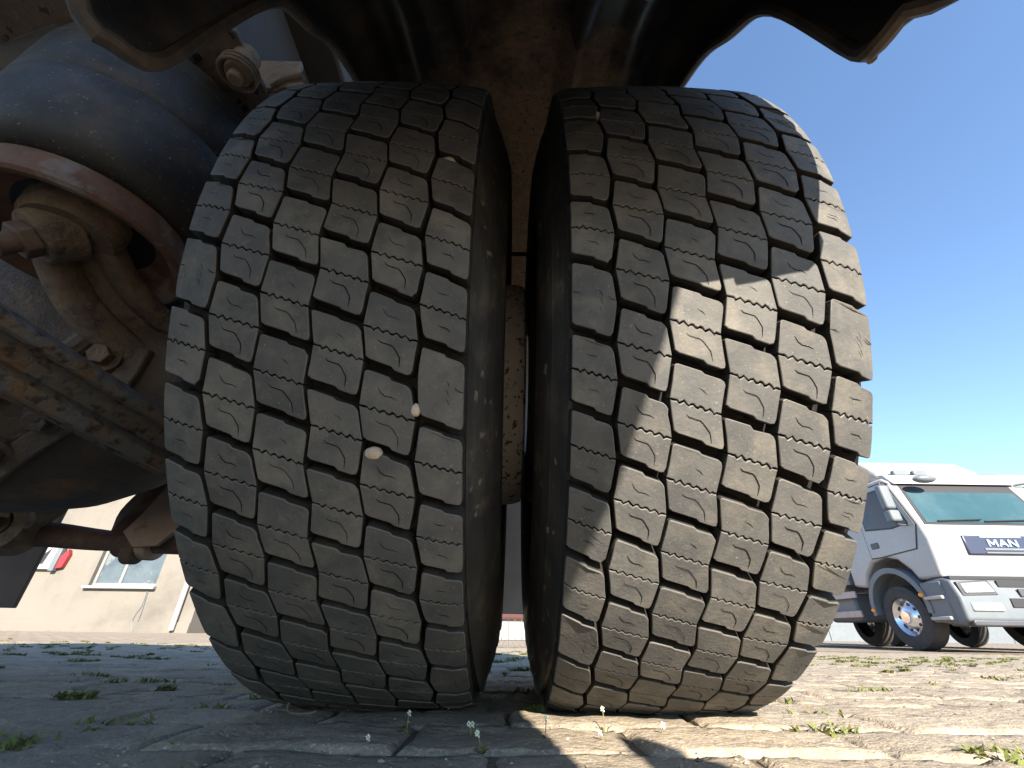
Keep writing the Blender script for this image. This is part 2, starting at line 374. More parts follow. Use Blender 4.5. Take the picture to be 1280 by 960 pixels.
for (x, y) in spots:
    if (x, y) in iset or y > 7.5 or (y > 4 and x < -3.2): continue
    z, r = paver_pose(x, y); b = random.choice(lowp); c, s_ = math.cos(r[2]), math.sin(r[2])
    rest.add([(x + p[0]*c - p[1]*s_, y + p[0]*s_ + p[1]*c, z + p[2] + p[0]*r[1]*c + p[1]*r[0]) for p in b.v], b.f)
tag(rest.build('paver_field', 'paver', ground, smooth=50, fix=False), kind='stuff')

# ---------------------------------------------------------------- the parked truck: root
truck = tag(empty('parked_truck', (0, 0, 0)), 'parked truck seen from the ground at its twin black rear tyres under a mudguard', 'truck')
truck.rotation_euler = (0, R_(0.45), 0)
AX = Vector((0, 0.784, 0.512))        # axle line
TR, NP = 0.527, 48                     # tread radius, pitches round the tyre
PIT = 2 * math.pi / NP
HALF = 0.131                          # half tread width
GD = 0.0175                            # groove depth
def crown(u):
    a = abs(u) / HALF
    return 0.0055 * a * a + 0.004 * max(0, (a - 0.86) / 0.14) ** 2
def tmap(u, s, h):
    """u across, s along the tread (in pitches), h depth below the tread -> wheel-local xyz (facing -Y)."""
    r = TR - crown(max(-HALF, min(HALF, u))) - h; a = s * PIT
    return (u, -r * math.cos(a), r * math.sin(a))

# column bounds across the tread, the sense in which each side swells at mid block, lateral phase
CB = [-HALF, -0.0925, -0.0475, -0.0015, 0.0445, 0.0905, HALF]
SIDE = [(0, 1), (-1, 1), (-1, -1), (1, 1), (-1, 1), (-1, 0)]
PHASE = [0.0, 0.31, 0.615, 0.94, 1.20, 1.50]
SLOPE = -0.19                         # lateral edges fall towards +u, pitches per column
def tread_block(col, plain=False, lod=0, seed=0):
    jr = random.Random(seed * 77 + col); b = MB(); u0, u1 = CB[col], CB[col+1]; wd = u1 - u0
    gl = 0.0 if col == 0 else (0.0023 if col in (1, 5) else 0.0013)
    gr = 0.0 if col == 5 else (0.0023 if col in (0, 4) else 0.0013)
    amp = 0.0026; gapv = 0.049        # half of the lateral groove in pitches
    def edges(t):                     # t along the block -0.5..0.5 -> left and right u
        tri = 1 - 4 * abs(t) if True else 0
        return u0 + gl + SIDE[col][0] * amp * tri * 0.9, u1 - gr + SIDE[col][1] * amp * tri * 0.9
    def pt(t, f):                     # f 0..1 across
        l, r = edges(t); return (l + (r - l) * f, t + SLOPE * (f - 0.5) * wd / 0.0455 * 0.98)
    top, bot = 0.5 - gapv, -0.5 + gapv
    teeth = 5; zz = []
    N = 3 if lod else 22
    for i in range(N + 1):
        f = i / N
        a = 0.0 if (f < 0.10 or f > 0.95 or lod) else 0.026 * (2 * abs(((f - 0.1) / 0.85 * teeth) % 1 - 0.5) - 0.5) * 2
        zz.append((f, a))
    def half(kind):
        P = []
        ch = 0.055
        if kind in ('upper', 'plain'):
            # top edge left to right with a small step
            P += [pt(top - 0.035, 0.0), pt(top - 0.009, ch * 0.5), pt(top, ch * 1.3), pt(top - 0.002, 0.52), pt(top - 0.03, 0.58), pt(top - 0.03, 0.9), pt(top - 0.05, 0.97), pt(top - 0.09, 1.0)]
        if kind == 'upper':
            P += [pt(0.30, 1.0), pt(0.15, 1.0)]
            P += [pt(0.011 + a, f) for f, a in reversed(zz)]
            P += [pt(0.2, 0.0)]
        if kind == 'lower':
            P += [pt(-0.011 + a, f) for f, a in zz]
            P += [pt(-0.2, 1.0)]
        if kind == 'plain': P += [pt(0.2, 1.0), pt(0.0, 1.0), pt(-0.2, 1.0)]
        if kind in ('lower', 'plain'):
            P += [pt(bot + 0.08, 1.0), pt(bot + 0.02, 0.97), pt(bot, 0.90), pt(bot + 0.004, 0.62), pt(bot + 0.034, 0.55), pt(bot + 0.034, 0.08), pt(bot + 0.06, 0.0)]
        if kind == 'lower': P += [pt(-0.2, 0.0)]
        if kind == 'plain': P += [pt(-0.2, 0.0), pt(0.0, 0.0), pt(0.2, 0.0)]
        n = len(P); pm = PIT * TR
        cx = sum(p[0] for p in P) / n; cy = sum(p[1] for p in P) / n
        Q = [Vector((p[0] + jr.uniform(-1, 1) * 0.00022, p[1] * pm + jr.uniform(-1, 1) * 0.00028)) for p in P]
        if not lod and jr.random() < 0.6:
            kk = jr.randrange(n); cc = Vector((cx, cy * pm)); Q[kk] = Q[kk].lerp(cc, 0.05)
        def inset(d):
            out = []
            for i in range(n):
                e1 = (Q[i] - Q[i-1]); e2 = (Q[(i+1) % n] - Q[i])
                e1 = e1.normalized() if e1.length > 1e-9 else Vector((0, 0)); e2 = e2.normalized() if e2.length > 1e-9 else e1
                m_ = (e1 + e2); m_ = m_.normalized() if m_.length > 1e-6 else e1
                nn = Vector((m_.y, -m_.x))           # outline is clockwise: inward is to the right
                out.append(Q[i] + nn * d)
            return out
        rings = [(-0.0010, GD + 0.001), (0.0, 0.0011), (0.0002, 0.0004), (0.0008, 0.0)]
        vv = []
        for d, h in rings:
            for q in inset(d): vv.append(tmap(q.x, q.y / pm, h))
        ff = []
        for k in range(len(rings) - 1):
            for i in range(n): ff.append((k*n+i, k*n+(i+1) % n, (k+1)*n+(i+1) % n, (k+1)*n+i))
        ff.append(tuple((len(rings)-1)*n + i for i in range(n)))
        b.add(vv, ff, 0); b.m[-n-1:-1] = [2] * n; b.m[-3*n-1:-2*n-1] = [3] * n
        if col in (0, 5):                 # shoulder buttress runs down the sidewall
            pass
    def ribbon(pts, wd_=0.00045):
        # near-black surface strip painting the shade of a blind cut along f,t points
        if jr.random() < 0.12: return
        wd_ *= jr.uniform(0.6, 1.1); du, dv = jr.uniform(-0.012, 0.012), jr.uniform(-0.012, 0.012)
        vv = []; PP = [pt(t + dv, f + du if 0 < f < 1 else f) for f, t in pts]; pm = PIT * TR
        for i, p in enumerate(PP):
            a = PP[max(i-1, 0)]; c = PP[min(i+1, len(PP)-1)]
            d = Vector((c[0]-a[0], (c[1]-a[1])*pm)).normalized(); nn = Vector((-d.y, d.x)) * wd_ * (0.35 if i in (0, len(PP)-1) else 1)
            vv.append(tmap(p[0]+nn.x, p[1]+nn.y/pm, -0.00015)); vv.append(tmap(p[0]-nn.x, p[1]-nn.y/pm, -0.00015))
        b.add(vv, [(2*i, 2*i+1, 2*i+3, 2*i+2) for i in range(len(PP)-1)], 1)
    if plain:
        half('plain')
        if not lod:
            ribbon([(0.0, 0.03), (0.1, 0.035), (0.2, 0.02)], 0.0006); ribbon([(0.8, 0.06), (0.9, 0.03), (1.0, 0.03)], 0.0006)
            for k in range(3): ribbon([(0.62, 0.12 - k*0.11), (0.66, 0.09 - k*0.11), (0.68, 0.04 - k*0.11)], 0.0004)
    else:
        half('upper'); half('lower')
        if not lod:
            if col in (0, 5):
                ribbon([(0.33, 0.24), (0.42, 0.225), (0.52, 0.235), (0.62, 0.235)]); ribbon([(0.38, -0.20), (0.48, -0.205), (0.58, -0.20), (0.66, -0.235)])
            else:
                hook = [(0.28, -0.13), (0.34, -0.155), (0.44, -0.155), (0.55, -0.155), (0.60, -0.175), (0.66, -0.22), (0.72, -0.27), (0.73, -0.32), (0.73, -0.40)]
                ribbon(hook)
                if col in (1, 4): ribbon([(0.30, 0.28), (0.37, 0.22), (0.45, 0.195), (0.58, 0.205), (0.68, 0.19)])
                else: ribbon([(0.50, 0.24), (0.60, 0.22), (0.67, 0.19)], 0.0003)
    return b
BLK = {(c, p, q): tread_block(c, p, 0, q).mesh('tread_block', ['tread', 'sipe_shade', 'tread_edge', 'groove'], 28) for c in range(6) for p in (False, True) for q in range(4) if not (p and c in (1, 2, 3, 4))}
LOW = {(c, p): tread_block(c, p, 1) for c in range(6) for p in (False,)}

def wheel(cx, base, plains, mirror_disc, rim_mat):
    """One of the twin wheels: the rim is the part, tyre and tread blocks its pieces."""
    c = Vector((cx, AX.y, AX.z)); b = MB()
    if mirror_disc:   # outer wheel: disc lies on its inboard side
        prof = [(0.10, 0.27), (0.09, 0.285), (-0.09, 0.285), (-0.118, 0.292), (-0.128, 0.284), (-0.10, 0.262), (-0.125, 0.225), (-0.148, 0.214), (-0.155, 0.206), (-0.156, 0.12)]
    else:
        prof = [(-0.118, 0.292), (-0.09, 0.285), (0.09, 0.285), (0.118, 0.292), (0.128, 0.284), (0.10, 0.262), (0.115, 0.225), (0.178, 0.219), (0.190, 0.215), (0.194, 0.206), (0.194, 0.12)]
    b.lathe(prof, 'x', 96)
    wl = b.build('wheel', rim_mat, truck, loc=c)
    t = MB(); pr = []
    side = [(0.108, 0.287), (0.128, 0.30), (0.133, 0.312), (0.131, 0.316), (0.145, 0.34), (0.1535, 0.37), (0.1565, 0.395), (0.1555, 0.42), (0.1545, 0.4215), (0.1545, 0.4245), (0.153, 0.426),
            (0.151, 0.442), (0.1498, 0.4435), (0.1498, 0.4465), (0.1482, 0.448), (0.1455, 0.462), (0.1445, 0.4632), (0.1443, 0.466), (0.1428, 0.467), (0.1395, 0.4795), (0.1382, 0.4805), (0.138, 0.483), (0.1368, 0.484),
            (0.1335, 0.497), (0.1318, 0.503), (0.128, TR - crown(0.128) - GD)]
    base_pts = [(u, TR - crown(u) - GD) for u in [HALF * k / 12 for k in range(11, -12, -1)]]
    prof = side + base_pts + [(-x, r) for x, r in reversed(side)]
    t.lathe(prof, 'x', 192)
    k_ = len(prof) - 1; ns = len(side)
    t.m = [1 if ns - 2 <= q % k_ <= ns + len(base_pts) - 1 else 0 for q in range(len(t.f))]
    gz = -AX.z - 0.002
    if not mirror_disc:      # the inner tyre bulges further towards its twin
        t.v = [(v[0] + (0.007 * math.exp(-((math.hypot(v[1], v[2]) - 0.41) / 0.06) ** 2) if v[0] > 0.1 else 0), v[1], v[2]) for v in t.v]
    t.v = [(v[0] * (1 + 0.05 * sstep(-0.40, -0.5, v[2])), v[1], max(v[2], gz)) for v in t.v]
    t.build('tyre', ['carcass', 'groove'], wl, smooth=50)
    hid = MB(); phi0 = R_(-28.4)
    for col in range(6):
        for n in range(-30, 31):
            s = base + (PHASE[col] - PHASE[0]) + n
            ang = phi0 + s * PIT
            if s < -24 or s >= 24: continue
            plain = (col, n) in plains
            deg = math.degrees(ang)
            if -99 < deg < 34:
                me = BLK[(col, plain, (n * 3 + col * 2 + (0 if cx < 0 else 1)) % 4)]
                low = deg < -72
                if low:
                    me = me.copy(); ca, sa = math.cos(ang), math.sin(ang)
                    for v in me.vertices:
                        y, z = v.co.y, v.co.z; yy = y*ca + z*sa; zz_ = -y*sa + z*ca
                        zz_ = max(zz_, gz); v.co = (v.co.x, yy, zz_)
                o = link('tread_block', me, wl)
                if not low:
                    wear = random.uniform(0.9988, 1.0006)
                    o.rotation_euler = (-ang + random.uniform(-0.0012, 0.0012), 0, random.uniform(-0.001, 0.001)); o.scale = (1, wear, wear)
            else:
                ca, sa = math.cos(ang), math.sin(ang); bb = LOW[(col, False)]
                hid.add([(x, y*ca + z*sa, max(-y*sa + z*ca, gz)) for x, y, z in bb.v], bb.f)
    tag(hid.build('tread', ['tread', 'sipe_shade', 'tread_edge', 'groove'], wl, smooth=28, fix=False), kind='stuff')
    return wl
# ---------------------------------------------------------------- wheels
LX, RX = -0.175, 0.181
wheel(LX, -1.5, {(5, 0), (0, 3), (5, -5), (0, -2), (5, 5)}, False, 'rim_paint')
wheel(RX, -0.76, {(0, 2), (0, -3), (5, 0), (5, 5), (5, -5)}, True, 'rim_dark')

# ---------------------------------------------------------------- mudguard
S2 = lerp_path([(0.105, 0.442, 0), (0.110, 0.58, 0), (0.150, 0.76, 0), (0.225, 0.93, 0), (0.40, 1.09, 0), (0.72, 1.19, 0), (1.0, 1.15, 0), (1.2, 1.04, 0), (1.32, 0.92, 0), (1.37, 0.84, 0)], 60)
E2 = lerp_path([(0.138, 0.492, 0), (0.174, 0.512, 0), (0.216, 0.72, 0), (0.275, 0.81, 0), (0.372, 0.92, 0), (0.66, 1.09, 0), (1.0, 1.06, 0), (1.15, 0.97, 0), (1.25, 0.88, 0), (1.30, 0.80, 0)], 60)
b = MB(); NV = 44; MX = 0.322
def guard_row(i):
    row = []
    s, e = S2[i], E2[i]
    drop = 0.062 * max(0, 1 - i / 14)
    tn = (S2[min(i+1, 60)] - S2[max(i-1, 0)]).normalized(); nrm = Vector((tn.y, -tn.x, 0))   # towards the wheel
    if nrm.dot(Vector((0.781, 0.5, 0)) - s) < 0: nrm = -nrm
    for j in range(NV + 1):
        v = -1 + 2 * j / NV
        a = abs(v)
        if a > 0.84:
            k = (a - 0.84) / 0.16
            x = 0.292 + 0.031 * (0.15 + 0.85 * sstep(0, 9, i)) * math.sin(min(1, k * 1.6) * math.pi / 2) - (0.035 if v > 0 else 0.029) * (0.35 + 0.65 * sstep(0, 6, i)) * sstep(0.5, 1, k); q = s.lerp(e, k * k * (3 - 2*k) * 0.3 + 0.7 * k)
        else:
            x = a / 0.84 * 0.292; q = s.copy()
            ridge = 0.020 * math.exp(-((x - 0.105) / 0.014) ** 4) + 0.012 * math.exp(-((x - 0.215) / 0.02) ** 4)
            q = q + nrm * ridge * (1 if 1 < i < 34 else 0.25)
        if v < 0 and a > 0.84: q = q - Vector((0, drop * (a - 0.84) / 0.16, 0))
        kk_ = max(0.0, (a - 0.84) / 0.16); q = q + Vector((0.004, 0.018, 0)) * sstep(0.55, 0.88, a) * (1 - sstep(0.1, 0.8, kk_)) * (1 - sstep(0, 9, i))
        row.append(Vector((math.copysign(x, v) if v else 0, q.x, q.y)))
    return row
rows = [guard_row(i) for i in range(61)]
TH = 0.006
for i in range(61):
    for p in rows[i]: b.v.append(tuple(p))
W1 = NV + 1
for i in range(60):
    for j in range(NV):
        f = (i*W1+j, i*W1+j+1, (i+1)*W1+j+1, (i+1)*W1+j); b.f.append(f)
        b.m.append(0)
mg = b.build('mudguard', 'guard', truck, smooth=45)
sm = mg.modifiers.new('thick', 'SOLIDIFY'); sm.thickness = 0.005; sm.offset = 0
for sgn in (-1, 1):
    jj = round((1 + sgn * 0.105 / 0.292 * 0.84) / 2 * NV); bb = MB()
    bb.tube([rows[i][jj] + (Vector((0, 0.781, 0.6)) - rows[i][jj]).normalized() * 0.006 * Vector((0, 1, 1)).length for i in range(6, 27)], [0.022] * 19 + [0.018, 0.006], 12)
    bb.build('rib', 'rib_plastic', mg, smooth=60)
for sgn in (-1, 1):
    path = [rows[i][NV if sgn > 0 else 0] for i in range(0, 61)]
    front = [rows[0][j] for j in (range(NV-8, NV) if sgn > 0 else range(8, 0, -1))]
    bb = MB(); bb.tube([p + Vector((0.002*sgn, 0, 0)) for p in front + path], 0.0065, 8)
    bb.build('mudguard_lip', 'plastic_edge', mg)
MB().tube([(0.290, 0.172, 0.512), (0.290, 0.173, 0.500)], 0.004, 8).build('rivet', 'plastic_edge', mg)

# ---------------------------------------------------------------- body, frame and cab above, plus added unseen blockers (cast the shade)
MB().prism([(-2.15, 0.115), (-0.46, 0.115), (-0.46, 0.70), (0.345, 0.70), (0.345, 1.35), (-2.15, 1.35)], 'z', 1.325, 1.46).build('load_platform', 'body_floor', truck, bevel=0.01)
MB().prism([(-0.20, 0.40), (0.205, 0.40), (0.210, 0.465), (0.212, 0.565), (0.238, 0.612), (0.272, 0.713), (0.305, 0.83), (0.335, 0.95), (0.345, 1.35), (0.345, 1.9), (-0.20, 1.9)], 'y', -0.465, -0.45).build('sun_edge_blocker', 'dark_frame', truck, bevel=0.003)  # added out of view; outline cut to shape the sun patch on the tyre
MB().prism([(-0.19, 0.325), (0.37, 0.325), (0.372, 0.352), (0.352, 0.395), (0.334, 0.428), (0.310, 0.465), (0.290, 0.500), (0.282, 0.498), (0.268, 0.462), (0.257, 0.43), (0.262, 0.37), (0.25, 0.357), (-0.15, 0.357), (-0.15, 0.41), (-0.19, 0.41)], 'y', -0.463, -0.452).build('wedge_shadow_blocker', 'dark_frame', truck, bevel=0.002)  # unseen piece added only for the tapered shadow it throws on the paving
b = MB(); b.prism([(-5.2, 0.55), (-5.35, 1.5), (-5.0, 2.9), (-4.7, 3.55), (-3.0, 3.6), (-3.0, 0.55)], 'x', -2.15, 0.345); b.build('cab', 'cab_white', truck, bevel=0.08, seg=3)
for x in (-1.36, -0.62): MB().box((x, -2.95, 1.06), (x + 0.075, 2.05, 1.31)).build('chassis_rail', 'dark_frame', truck, bevel=0.006)

# ---------------------------------------------------------------- air spring
ASC = (-0.686, 0.4785, 0.0)
b = MB(); prof = [(0.64, 0.10), (0.632, 0.135), (0.64, 0.155), (0.66, 0.166), (0.70, 0.171)]
for k in range(4): z = 0.73 + k * 0.05; prof += [(z, 0.1715), (z + 0.002, 0.1700), (z + 0.004, 0.1715)] if k in (1, 3) else [(z, 0.1718)]
prof += [(0.915, 0.168), (0.93, 0.15), (0.935, 0.0)]
b.lathe(prof, 'z', 96, ASC)
asp = b.build('air_spring', 'air_rubber', truck, smooth=40)
MB().lathe([(0.64, 0.11), (0.628, 0.141), (0.60, 0.145), (0.588, 0.144), (0.584, 0.139), (0.586, 0.130), (0.592, 0.124), (0.625, 0.118), (0.64, 0.0)], 'z', 80, ASC).build('piston', 'rust_ring', asp)
MB().lathe([(0.631, 0.117), (0.628, 0.08), (0.622, 0.0)], 'z', 64, ASC).build('piston_recess', 'black', asp)
b = MB(); b.lathe([(0.622, 0.062), (0.588, 0.060), (0.580, 0.054), (0.580, 0.0)], 'z', 40, (-0.664, 0.447, 0)); b.build('boss', 'mud_metal', asp)
# trailing arm: two thick ribs with a web between
arm = MB()
ribA = lerp_path([(-0.705, 0.455, 0.590), (-0.705, 0.488, 0.560), (-0.695, 0.545, 0.520), (-0.668, 0.62, 0.490), (-0.62, 0.72, 0.462), (-0.585, 0.80, 0.45)], 24)
ribB = lerp_path([(-0.635, 0.435, 0.612), (-0.645, 0.50, 0.592), (-0.642, 0.56, 0.566), (-0.618, 0.655, 0.548), (-0.56, 0.80, 0.53)], 24)
sec = [(-1, -0.7), (-0.7, -1), (0.7, -1), (1, -0.7), (1, 0.7), (0.7, 1), (-0.7, 1), (-1, 0.7)]
arm.tube(ribA, [0.020 + 0.006 * k / 24 for k in range(25)], section=sec)
arm.tube(ribB, 0.017, section=sec)
vv = []
for a, c in zip(ribA, lerp_path([tuple(p) for p in ribB], 24)): vv += [a + Vector((0.005, 0.012, 0.008)), c + Vector((-0.004, 0.004, -0.006))]
arm.add(vv, [(2*i, 2*i+1, 2*i+3, 2*i+2) for i in range(24)])
arm_o = arm.build('trailing_arm', 'mud_metal', truck, smooth=50)
b = MB(); d = Vector((-0.045, -0.05, -0.10)).normalized(); p0 = Vector((-0.672, 0.445, 0.583))
b.tube([p0 - d*0.01, p0 + d*0.035], [0.044, 0.038], 20); b.build('bolt_seat', 'mud_metal', arm_o, bevel=0.003)
b = MB(); b.hexnut(p0 + d*0.035, d, 0.026, 0.02); b.build('nut', 'bar_rust', arm_o, bevel=0.002)
b = MB(); b.tube([p0 + d*0.05, p0 + d*0.078], 0.0145, 16); b.build('stud', 'bar_rust', arm_o, bevel=0.002)

# channel beam running back to the axle
B0, B1 = Vector((-0.66, 0.10, 0.39)), Vector((-0.548, 0.68, 0.330))
b = MB(); up = Vector((0.32, -0.60, 0.73))
csec = [(-0.020, 0.040), (0.024, 0.040), (0.030, 0.036), (0.030, 0.026), (0.026, 0.021), (0.006, 0.019), (0.004, -0.008), (0.026, -0.010), (0.032, -0.014), (0.032, -0.030), (0.026, -0.034), (0.010, -0.036), (0.008, -0.043), (-0.020, -0.043)]
b.tube([B0.lerp(B1, t / 10) for t in range(11)], 1.0, section=csec, up=up)
b.build('trailing_link', 'beam_paint', truck, bevel=0.0015)
# axle housing
b = MB(); prof = [(-2.0, 0.105), (-1.5, 0.11), (-1.30, 0.19), (-1.15, 0.245), (-1.02, 0.258), (-0.92, 0.254), (-0.84, 0.245), (-0.75, 0.215), (-0.66, 0.172), (-0.58, 0.135), (-0.48, 0.115), (-0.36, 0.115), (-0.355, 0.19), (-0.20, 0.195), (-0.15, 0.12), (-0.05, 0.10)]
b.lathe(prof, 'x', 72, (0, AX.y, AX.z)); ax_o = b.build('axle_housing', 'greasy', truck, smooth=60)
HPROF = prof
def housing_point(x, ang, out=0.0):
    for (xa, ra), (xb, rb) in zip(HPROF, HPROF[1:]):
        if xa <= x <= xb: r = ra + (rb - ra) * (x - xa) / (xb - xa)
    r += out
    return Vector((x, AX.y - r * math.cos(ang), AX.z + r * math.sin(ang)))
# cover seam swept round the front of the housing, with its bolts
seam = [(-1.02, -84), (-0.93, -77), (-0.85, -67), (-0.78, -56), (-0.72, -46), (-0.675, -35), (-0.65, -22), (-0.64, -6)]
pp = lerp_path([tuple(housing_point(x, R_(a), 0.004)) for x, a in seam], 40)
b = MB(); b.tube(pp, 0.013, section=[(-1.3, -0.6), (1.3, -0.6), (1.3, 0.6), (-1.3, 0.6)], up=(0, -0.7, -0.7)); fl = b.build('cover_flange', 'greasy', ax_o, bevel=0.003)
for x, a in ((-0.90, -66), (-0.815, -55), (-0.745, -43), (-0.70, -30), (-0.68, -14)):
    p = housing_point(x, R_(a), 0.0); nrm = Vector((0.25, -math.cos(R_(a)), math.sin(R_(a)))).normalized(); b = MB()
    b.tube([p - nrm * 0.01, p + nrm * 0.010], 0.026, 18); b.hexnut(p + nrm * 0.008, nrm, 0.017, 0.018); b.build('bolt', 'greasy', ax_o, bevel=0.0015)
b = MB(); b.tube(lerp_path([tuple(housing_point(x, R_(a), 0.006)) for x, a in ((-1.0, -46), (-0.86, -40), (-0.77, -28), (-0.72, -14), (-0.70, 0))], 24), 0.016, 10); b.build('casting_rib', 'greasy', ax_o)
# anti-roll bar with clamp, eye and drop link
b = MB(); b.tube(lerp_path([(-1.35, 1.04, 0.268), (-1.1, 1.05, 0.262), (-0.95, 1.06, 0.252), (-0.8, 1.06, 0.247), (-0.4, 1.06, 0.242)], 20), [0.034 - 0.012 * min(1, k / 11) for k in range(21)], 20)
bar = b.build('anti_roll_bar', 'bar_rust', truck)
b = MB(); b.tube([(-0.905, 1.06, 0.25), (-0.845, 1.06, 0.249)], 0.034, 24); b.tube([(-0.875, 1.05, 0.222), (-0.845, 1.05, 0.222)], 0.022, 16); b.build('clamp', 'bar_rust', bar, bevel=0.004)
b = MB(); b.tube([(-0.845, 1.06, 0.249), (-0.818, 1.06, 0.248)], 0.038, 24); b.build('bush', 'tan_plate', bar, bevel=0.004)
# eye bracket at the bar's inboard end
b = MB(); E0 = Vector((-1.135, 0.99, 0.272))
b.lathe([(0.0, 0.030), (0.0, 0.062), (0.03, 0.064), (0.06, 0.060), (0.06, 0.030), (0.0, 0.030)], 'y', 40, E0)
eye = b.build('bar_eye', 'mud_metal', truck, smooth=40)
b = MB(); b.hexnut(E0 + Vector((0, 0.03, 0)), (0, -1, 0), 0.026, 0.03); b.tube([E0 + Vector((0, 0.01, 0)), E0 - Vector((0, 0.018, 0))], 0.013, 12); b.build('bolt', 'mud_metal', eye, bevel=0.001)
b = MB(); b.prism([(-1.21, 0.345), (-1.02, 0.34), (-0.985, 0.33), (-1.04, 0.27), (-1.08, 0.345-0.03), (-1.2, 0.32)], 'y', 0.985, 0.992); b.build('bracket_wing', 'mud_metal', eye)
b = MB(); b.tube(lerp_path([(-1.0, 0.99, 0.345), (-1.03, 1.0, 0.30), (-1.07, 1.0, 0.262)], 8), 0.012, section=[(-1, -0.3), (1, -0.3), (1, 0.3), (-1, 0.3)]); b.build('bracket_strap', 'mud_metal', eye)
# drop link plate with bolt hole
b = MB(); out = [(-0.866, 0.262), (-0.842, 0.300), (-0.822, 0.345), (-0.800, 0.395), (-0.700, 0.42), (-0.726, 0.36), (-0.738, 0.315), (-0.748, 0.27), (-0.78, 0.235), (-0.83, 0.230)]
b.prism(out, 'y', 1.005, 1.017); dl = b.build('drop_link', 'tan_plate', truck, bevel=0.002)
b = MB(); b.tube([(-0.782, 1.012, 0.335), (-0.782, 1.003, 0.335)], 0.0075, 16); b.build('bolt_hole', 'black', dl)
b = MB(); b.tube(lerp_path([(-0.885, 1.03, 0.262), (-0.872, 1.02, 0.30), (-0.835, 1.01, 0.355), (-0.81, 1.0, 0.42)], 12), 0.022, section=[(-1, -0.8), (1, -0.8), (1, 0.8), (-1, 0.8)]); b.build('link_flange', 'bar_rust', dl, bevel=0.003)
# frame bracket above the inner tyre
b = MB(); b.prism([(-0.90, 0.36), (-0.78, 0.33), (-0.625, 0.37), (-0.54, 0.49), (-0.47, 0.47), (-0.478, 0.335), (-0.60, 0.25), (-0.85, 0.22)][::-1], 'z', 0.945, 0.957); hg = b.build('hanger_bracket', 'mud_hanger', truck, bevel=0.002)
for (x, y) in ((-0.585, 0.395), (-0.555, 0.425), (-0.525, 0.455), (-0.565, 0.372), (-0.53, 0.41)):
    MB().tube([(x, y, 0.947), (x, y, 0.940)], 0.0065, 12).build('bolt_hole', 'black', hg)
b = MB(); b.tube([(-0.615, 0.380, 0.948), (-0.535, 0.493, 0.948)], 0.008, 8); b.build('plate_edge', 'worn_steel', hg)
b = MB(); b.tube([(-0.482, 0.375, 0.96), (-0.484, 0.378, 0.90)], [0.021, 0.021], 20); b.tube([(-0.484, 0.378, 0.90), (-0.485, 0.379, 0.885)], 0.012, 14); b.build('pin', 'mud_light', hg, bevel=0.003)
for k in range(3):
    c = Vector((-0.484, 0.378, 0.918 - 0.009*k)); b = MB()
    b.tube([c + Vector((0.028 * math.cos(a), 0.028 * math.sin(a), 0.004 * math.sin(a))) for a in [2*math.pi*i/24 for i in range(25)]], 0.0032, 8); b.build('coil', 'mud_metal', hg)
b = MB(); b.prism([(-0.53, 0.955), (-0.53, 1.06), (-0.435, 1.06), (-0.425, 0.99), (-0.395, 0.965), (-0.40, 0.952), (-0.445, 0.955)], 'y', 0.425, 0.437); b.build('angle_bracket', 'mud_light', hg, bevel=0.003)
b = MB(); b.tube([(-0.46, 0.425, 0.957), (-0.43, 0.41, 0.953), (-0.398, 0.405, 0.957)], 0.007, 10); b.build('bracket_lip', 'mud_light', hg)
b = MB(); b.tube([(-1.15, 0.42, 0.90), (-0.70, 0.305, 1.09)], 0.05, section=[(-1, -1), (1, -1), (1, 1), (-1, 1)]); b.build('cross_brace', 'worn_steel', truck, bevel=0.006)
# mud flaps
MB().box((-0.33, 1.50, 0.135), (0.33, 1.512, 0.96)).build('mud_flap', 'flap', truck, bevel=0.003)
MB().box((-2.25, 1.50, 0.12), (-1.52, 1.512, 1.0)).build('mud_flap', 'flap_dark', truck, bevel=0.003)
# brake hose seen between the tyres
MB().tube([(-0.05, 0.62, 0.742), (0.08, 0.62, 0.742)], 0.004, 8).build('brake_hose', 'black', truck)

# ---------------------------------------------------------------- pebbles wedged in the tread
def on_tread(cx, u, s, h=0.006):
    a = R_(-28.4) + s * PIT; p = tmap(u, 0, h); r = -p[1]
    return Vector((cx + u, AX.y - r * math.cos(a), AX.z + r * math.sin(a)))
for nm, c, r, lab in (
    ('pebble', on_tread(LX, 0.108, 3.52, 0.005), (0.0075, 0.005, 0.005), 'pale flat pebble wedged high in the outer groove of the shaded tyre'),
    ('pebble', on_tread(LX, 0.0925, -0.26, 0.003), (0.0045, 0.005, 0.006), 'tiny tan pebble wedged beside the plain shoulder block of the shaded tyre'),
    ('pebble', on_tread(LX, 0.057, -0.81, 0.003), (0.0078, 0.006, 0.0055), 'round cream pebble wedged between two blocks low on the shaded tyre'),
    ('pebble', on_tread(RX, -0.090, 4.95, 0.006), (0.006, 0.005, 0.006), 'small brown pebble wedged near the top of the sunlit tyre'),
    ('pebble', on_tread(RX, 0.088, 3.1, 0.006), (0.005, 0.005, 0.005), 'white chip of stone wedged by the shoulder of the sunlit tyre')):
    b = MB(); b.sphere((0, 0, 0), r, 20, 14, jit=0.12); tag(b.build(nm, 'stone', loc=c), lab, 'pebble', 'pebbles wedged in the tyre treads')

